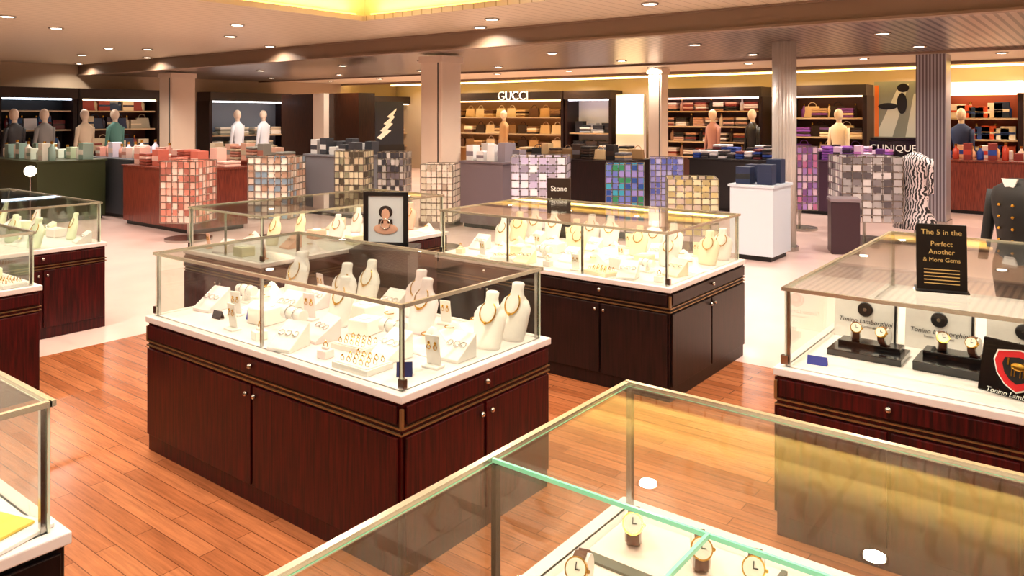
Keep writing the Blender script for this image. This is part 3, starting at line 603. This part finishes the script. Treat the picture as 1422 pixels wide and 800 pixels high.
t3, w3 = bay('L', 272, 384, GREYB, 2.0, 'grey blue shop bay behind the left pillar', (.8, 1.15), 'ffffff'); goods(t3, w3, (.8, 1.15), ['stack', 'shoe'], 'the grey blue bay', 8, cols=['d8cfb8', 'c9b79a', '8c8878', 'e9e1d5'], seed=4)
t4, w4 = bay('L', 480, 572, mat('shop_green', '28301f', .5), 2.0, 'dark green shop bay left of the centre pillar', (.7, 1.1), 'ffe0b0'); goods(t4, w4, (.7, 1.1), ['bag', 'boxes'], 'the dark green bay', 6, seed=5)
t5, w5 = bay('B', 636, 800, WARMB, 2.05, 'golden lit handbag shop with a dark lettered header', (.75, 1.15, 1.6), 'ffcf8a'); goods(t5, w5, (.75, 1.15, 1.6), ['bag', 'bag', 'stack'], 'the golden handbag shop', 10, cols=['8f6a42', 'd9b98a', '3a2416', 'c9a06a', '5c3a22', 'e9d3ae'], seed=6)
M5 = text('lettering', 'GUCCI', .34, TXT, (w5*.12, -.68, 2.16), (PI/2, 0, 0), t5, ext=.01)
t6, w6 = bay('B', 802, 866, mat('shop_white', 'e9ecf7', .5), 2.05, 'white blue lit bay beside the golden handbag shop', (.8, 1.2), 'f4f6ff'); goods(t6, w6, (.8, 1.2), ['stack', 'boxes'], 'the white lit bay', 5, cols=['1d2130', 'e9e9ef', '9ca3b8', '40363a'], seed=7)
t = empty('light_panel', (float(atY(880, 160, YB-.5)[0]), YB-.7, 0), label='tall glowing cream panel behind the slim pillar', cat='light panel')
b = MB(); b.box(-.36, .36, -.03, .03, 1.2, 2.1); b.build('lit_face', LITC, t); b = MB(); b.box(-.38, .38, .0, .12, 0, 2.15); b.build('housing', WHITE, t)
t7, w7 = bay('B', 925, 1072, mat('shop_rose', '6b4640', .5), 2.05, 'rose brown clothing bay left of the fluted column', (.7, 1.05, 1.4, 1.75), 'ffd2c0'); goods(t7, w7, (.7, 1.05, 1.4, 1.75), ['stack', 'bottle', 'stack'], 'the rose brown clothing bay', 9, cols=['1a1214', 'e9dfe2', 'c79a8c', '7a2a20', '3a2a2c', 'b98f7a'], seed=8)
t8, w8 = bay('B', 1104, 1214, WARM2, 2.05, 'brown bay with pale busts between column and poster', (.8, 1.2, 1.6), 'ffc890'); goods(t8, w8, (.8, 1.2, 1.6), ['bag', 'stack', 'bottle'], 'the brown bay', 7, cols=['f0d6b2', '2a1010', 'd8b48c', '8a4bb0', '6d4a8c'], seed=9)
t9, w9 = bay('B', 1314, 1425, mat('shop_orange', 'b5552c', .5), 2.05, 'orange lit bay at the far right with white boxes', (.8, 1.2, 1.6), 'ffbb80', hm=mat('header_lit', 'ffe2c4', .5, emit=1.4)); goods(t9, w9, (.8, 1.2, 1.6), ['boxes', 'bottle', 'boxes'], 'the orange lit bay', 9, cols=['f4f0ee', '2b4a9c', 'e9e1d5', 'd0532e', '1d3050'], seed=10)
# poster wall
x0, x1 = atY(1214, 150, 15.4)[0], atY(1279, 150, 15.4)[0]
t = empty('perfume_poster', ((x0+x1)/2, 15.4, 0), label='tall poster of a leaning figure in grey over an orange edge, above a black shelf', cat='poster'); w = (x1-x0)/2
zz0, zz1 = atY(1246, 190, 15.4)[2], atY(1246, 113, 15.4)[2]
b = MB(); b.box(-w, w, .0, .1, 0, zz1); b.build('board', mat('poster_grey', '8d9287', .4), t)
b = MB(); b.poly([(-w*.95, -.004, zz0), (-w*.2, -.004, zz0), (w*.5, -.004, zz1*.98), (w*.1, -.004, zz1*.98)]); b.poly([(w*.35, -.004, zz0), (w*.8, -.004, zz0), (w*.95, -.004, zz1*.9), (w*.7, -.004, zz1*.9)]); b.build('pale_figure', mat('poster_pale', 'd8dcd0', .5), t)
b = MB(); b.ball(w*.25, -.006, zz1-.12, .1, (1, .04, .8)); b.ball(-w*.4, -.006, zz1-.45, .12, (1.4, .04, .5)); b.ball(w*.2, -.006, zz1-.4, .12, (.7, .04, 1.6)); b.build('dark_shapes', BLACK, t)
b = MB(); b.box(-w*.98, -w*.8, -.006, -.001, zz0, zz1*.97); b.build('orange_edge', mat('poster_orange', 'e0772e', .5), t)
b = MB(); b.box(-w, w, -.35, 0, 0, zz0-.06); b.box(-w, w, -.3, 0, zz0-.05, zz0-.01); b.build('black_shelf', BK, t)
text('lettering', 'CLINIQUE', .17, TXT, (0, -.36, zz0-.2), (PI/2, 0, 0), t, ext=.004); text('lettering', 'summer full', .15, TXT, (-.05, -.36, zz0-.42), (PI/2, 0, 0), t, ext=.004)
# posters and mannequins in the left shops
for k, (px, y0, y1, m, lb) in enumerate(((350, 145, 192, GREYB, 'white clothed mannequin in the grey blue bay'), (362, 145, 192, GREYB, 'second pale mannequin in the grey blue bay'))):
    p = atX(px-20+k*24, 190, -16.9); mannequin(p[0], p[1], 0, -1.2, mat('white_cloth', 'd8dde6', .6), lb)
x = -16.6; p = atX(541, 180, x); t = empty('tall_poster', (x, float(p[1]), 0), PI/2-.5, label='black and white poster with diagonal shapes left of the centre pillar', cat='poster')
b = MB(); b.box(-.42, .42, 0, .06, .8, 2.05); b.build('board', mat('poster_dark', '1c2230', .4), t); b = MB()
for k in range(4): b.poly([(-.38+.1*k, -.004, 1.0+.2*k), (-.1+.1*k, -.004, 1.25+.2*k), (.05+.05*k, -.004, 1.2+.2*k), (-.25+.1*k, -.004, .95+.2*k)])
b.build('white_shapes', TXT, t); b = MB(); b.box(-.44, .44, .0, .08, 0, .8); b.build('base', BLACK, t)
# ------------------------------------------------------------------ middle ground fixtures
def pt(px, py): return atz(px, py, 0)
def tbl(px, py, w, d, h, m, lb, rz=0., n=0, ks=('stack',), cols=HUES, where='', seed=1, top=None):
    p = pt(px, py); t = crate(p[0], p[1]+d/2, rz, w, d, h, m, lb, top=top)
    random.seed(seed); M = Matrix.Translation(t.location) @ RZ(rz)
    i = 0
    for r in range(2):
        for k in range(n):
            x = -w/2+w*(k+.5)/n; P = M @ Vector((x, -d/4+d/2*r, h)); kk = ks[(k+r) % len(ks)]; lbl = f'{ORD[k]} from left, {("near", "far")[r]} row, {where}'; c = random.choice(cols); g = 'goods on '+where
            if kk == 'stack':
                s = empty('folded_clothes', P, rz, label='folded clothes, '+lbl, cat='clothes', group=g); b = MB(); q = random.randint(2, 5)
                for u in range(q): b.box(-w/n*.42, w/n*.42, -.13, .13, .045*u, .045*u+.04, u % 3)
                b.build('garment_pile', [cm(random.choice(cols)) for u in range(3)], s, bevel=.01)
            elif kk == 'box':
                s = empty('gift_box', P, rz, label='gift box, '+lbl, cat='box', group=g); b = MB(); hh = random.uniform(.12, .28); b.box(-w/n*.34, w/n*.34, -.08, .08, 0, hh); b.build('carton', cm(c), s, bevel=.004); b = MB(); b.box(-w/n*.34, w/n*.34, -.083, -.08, hh*.3, hh*.6); b.build('label_band', cm(random.choice(cols)), s)
            elif kk == 'bottle':
                s = empty('perfume_bottle', P, rz, label='bottle, '+lbl, cat='bottle', group=g); b = MB(); hh = random.uniform(.1, .2); b.lathe([(0, 0), (.045, 0), (.05, .01), (.05, hh), (.02, hh+.03), (.018, hh+.06)]); b.build('glass', cm(c, .2), s); b = MB(); b.cyl(0, 0, hh+.06, hh+.1, .022, n=12); b.build('cap', GOLD, s)
            elif kk == 'bag': handbag(P.x, P.y, P.z, rz, .24, cm(c), 'small bag, '+lbl, g)
    return t
REDW = veneer('red_wood', '5a231a', '8a3d2c'); GRN = mat('green_counter', '31391f', .4)
LIL = ['b9aed0', 'a58fc2', 'd9cfe4', '8c7ba8', '5fb0c4', 'e4e0ea']
tbl(15, 305, 2.0, 1.0, .95, GRN, 'dark green counter with pale bottles at the far left', n=9, ks=('bottle', 'box'), cols=['dfe9d8', 'f0ece0', 'b8c8a8', '8aa59a'], where='the dark green counter', seed=21, top=GRN)
tbl(150, 300, 1.6, .9, .95, mat('slate', '3d4148', .4), 'slate grey counter behind the far left case', n=7, ks=('box', 'bottle'), cols=['f0d0c8', 'c98a7c', 'd8cfe0', 'e9e1d5'], where='the slate grey counter', seed=22)
tbl(215, 318, 1.9, .9, .9, REDW, 'reddish wood table left of the framed portrait', n=7, ks=('box', 'stack'), cols=['d98a78', 'c96a58', 'efc2b4', '9a4a3a'], where='the reddish wood table', seed=23)
tbl(318, 300, 1.6, .8, .92, REDW, 'reddish wood table behind the middle left case', n=7, ks=('box', 'stack'), cols=['b0705c', 'd8a890', '8c8a80', 'c9b79a'], where='the table behind the middle left case', seed=24)
tbl(455, 300, 1.2, .7, 1.0, mat('grey_box', '77777c', .4), 'grey counter in front of the dark brown booth wall', n=5, ks=('box',), cols=['3a3a40', 'd8d6d2'], where='the grey counter by the booth wall', seed=25)
def spin(px, py, z0, w, h, cols, lb, rz=.5, **k): p = pt(px, py); return spinner(p[0], p[1], z0, w, h, cols, lb, rz=rz, **k)
spin(385, 332, .3, .55, .8, ['c9b7a8', '7f95a8', 'b08d78', 'e9e1d5'], 'wire spinner rack of patterned cards in front of the booth wall')
spin(612, 345, .35, .4, .7, ['d8cfc2', 'b0a090', 'e9d3c8', 'c9bfae'], 'wire rack of pale cards at the foot of the centre pillar')
spin(752, 335, .22, .7, .9, ['b9aed0', 'a9a0b4', 'd9cfe4', '8c8298', 'e4e0ea'], 'tall spinner rack of lilac and white cards right of the centre pillar')
spin(960, 345, .2, .6, .68, ['d8c48a', 'e4dcb8', 'b8a878', 'c9b7a8'], 'spinner rack of yellowish cards left of the fluted column')
spin(1200, 336, .3, .72, .82, ['b8b2b4', '8c8488', 'e4dcdc', '5c5458'], 'wide spinner rack of grey patterned cards right of the fluted column')
spin(868, 330, .25, .5, .75, ['3aa6c8', '6a7ad0', '2c8a5c', '9a8fd8', '1d4a9c'], 'spinner rack of blue and teal cards behind the centre cases')
spin(925, 322, .3, .45, .75, ['8a86d0', 'a8a2dc', '5f6ac0', 'c4c0ea'], 'spinner rack of violet cards beside the blue one')
tbl(668, 318, .8, .7, .98, mat('mauve_box', '6f6268', .4), 'mauve grey counter between pillar and lilac rack', n=4, ks=('box',), cols=['f4f0ee', '8a7f88'], where='the mauve grey counter', seed=26)
tbl(785, 294, 2.2, 1.0, .9, WOODG, 'long dark table in front of the golden handbag shop', n=10, ks=('stack', 'bag', 'box'), cols=['1c1412', '8f6a42', 'd9b98a', '3a2416', '6d6a70'], where='the long dark table', seed=27)
tbl(1010, 294, 1.4, 1.0, .9, mat('black_table', '171214', .4), 'black table of folded clothes in front of the rose brown bay', n=9, ks=('stack',), cols=['1a1214', 'e9dfe2', '6b2a30', '40363a', '28459c'], where='the black clothes table', seed=28)
tbl(1165, 300, 1.3, 1.0, .9, mat('plum_table', '3c1f38', .4), 'plum table with violet goods before the brown bay', n=8, ks=('stack', 'box'), cols=['8a4bb0', 'c77bc8', '2a1430', 'e4c6e4', '5c2f7a'], where='the plum table', seed=29)
tbl(1385, 300, 1.8, 1.0, .9, REDW, 'red brown steps of goods at the far right', n=10, ks=('box', 'bottle'), cols=['c94a38', '8c2f26', 'e9dfe2', '28459c', 'f0b890'], where='the red brown table', seed=30)
tbl(1043, 362, .5, .6, .86, mat('pale_blue_box', 'cfd8e4', .4), 'pale blue carton stand left of the fluted column', n=2, ks=('box',), cols=['1d2a4c', '14181c'], where='the pale blue stand', seed=31)
spin(262, 333, .25, .5, .8, ['d98a78', 'e8b8a8', 'b06a5c', 'efd8cc'], 'spinner rack of salmon pink cards beside the reddish wood table')
spin(492, 322, .3, .42, .85, ['8c8a70', 'c9b79a', '4a4030', 'd8cfb0'], 'spinner rack of olive and beige cards before the booth wall')
spin(548, 312, .2, .4, .9, ['3a3a44', 'c9c4be', '77707a', 'e4e0dc'], 'spinner rack of black and white cards left of the centre pillar')
spin(1110, 318, .3, .42, .9, ['d07aa8', 'b08ad0', 'e8c8dc', '8c5a9c'], 'spinner rack of pink and violet cards just right of the fluted column')
# brown bin and zebra texture rack
p = pt(1176, 352)
t = empty('waste_bin', (p[0]-.05, p[1]+.05, 0), .4, label='dark plum square bin below the grey card rack', cat='bin'); b = MB(); b.box(-.16, .16, -.16, .16, 0, .62); b.build('body', mat('plum', '3a232c', .4), t, bevel=.01); b = MB(); b.box(-.17, .17, -.17, .17, .62, .66); b.build('lid', mat('plum_light', '8a7a80', .4), t, bevel=.005)
# zebra patterned scarves on a stand
def zebra():
    m = bpy.data.materials.new('zebra_fabric'); m.use_nodes = True; nt = m.node_tree; b = nt.nodes['Principled BSDF']; w = nt.nodes.new('ShaderNodeTexWave'); w.inputs['Scale'].default_value = 9; w.inputs['Distortion'].default_value = 9; w.inputs['Detail'].default_value = 2
    tc = nt.nodes.new('ShaderNodeTexCoord'); nt.links.new(tc.outputs['Object'], w.inputs['Vector']); r = nt.nodes.new('ShaderNodeValToRGB'); r.color_ramp.elements[0].position = .42; r.color_ramp.elements[1].position = .5; r.color_ramp.elements[0].color = lin('2c2428')+(1,); r.color_ramp.elements[1].color = lin('eee0e0')+(1,)
    nt.links.new(w.outputs['Color'], r.inputs['Fac']); nt.links.new(r.outputs['Color'], b.inputs['Base Color']); return m
p = pt(1228, 335)
m = mannequin(p[0]+.35, p[1]+.1, 0, -.4, zebra(), 'mannequin in a zebra patterned dress right of the grey card rack', head=False, dress=True); m.scale = (1, 1, .78)
p = atY(990, 200, 16.2); mannequin(p[0], p[1], 0, -.5, mat('rose_knit', 'b0807a', .7), 'mannequin in a rose knit top left of the fluted column')
p = atY(1045, 200, 16.2); mannequin(p[0], p[1], 0, -.6, BLACK, 'mannequin in black beside the rose knit one')
p = atY(1335, 200, 16.2); mannequin(p[0], p[1], 0, -.4, mat('navy_cloth', '1b2a55', .7), 'mannequin in navy right of the striped column')
p = atY(1165, 200, 16.2); mannequin(p[0], p[1], 0, -.4, mat('cream_cloth', 'e9d6bc', .7), 'mannequin in cream in front of the brown bay')
p = atY(700, 200, 16.2); mannequin(p[0], p[1], 0, -.5, mat('tan_cloth', 'b08a60', .7), 'mannequin in tan in front of the golden handbag shop')
for k, px in enumerate((20, 62, 118, 160)): p = atX(px, 200, -16.9); mannequin(p[0], p[1], 0, -1.2, [CHAR, mat('grey_knit', '7d7a78', .7), mat('beige_knit', 'cdb9a0', .7), mat('teal_knit', '4a7a72', .7)][k], ['mannequin in charcoal at the far left edge', 'mannequin in grey knit in front of the navy bay', 'mannequin in beige before the dark red bay', 'mannequin in teal before the dark red bay'][k])
# black jacket at the right edge behind the counter
p = atz(1408, 420, 0.0)
q = atY(1408, 300, 5.9)
t = mannequin(float(q[0])+.02, 5.9, 0, -.6, mat('black_wool', '0b090a', .6), 'headless mannequin in a black jacket with white collar, at the right picture edge', head=False); t.scale = (.95, .95, .83)
b = MB(); b.loft([[(x, y_, 1.46+z_) for x, z_ in ((-.06, .04), (.06, .04), (0, -.1))] for y_ in (-.075, -.065)], smooth=False); b.build('white_collar', TXT, t)
for k in range(5): b = MB(); b.ball(-.05, -.105, 1.3-.09*k, .012); b.ball(.05, -.105, 1.3-.09*k, .012); b.build('brass_buttons', GOLD, t)
# framed board left of fluted column base: white lamp ball and stand at the far left
p = pt(42, 330); t = empty('table_lamp', (float(atX(42, 247, -12.4)[0]), float(atX(42, 247, -12.4)[1]), 0), label='white globe lamp on a slim pole at the far left', cat='lamp')
b = MB(); b.ball(0, 0, .84, .08, n=18); b.build('globe', mat('globe_glass', 'fff4dd', .4, emit=3.), t); b = MB(); b.cyl(0, 0, .02, .77, .012, n=10); b.cyl(0, 0, 0, .02, .14, n=24); b.build('pole', STEEL, t)
w = bpy.data.worlds.new('world'); bpy.context.scene.world = w; w.use_nodes = True
w.node_tree.nodes['Background'].inputs[0].default_value = (1, .9, .8, 1); w.node_tree.nodes['Background'].inputs[1].default_value = .15
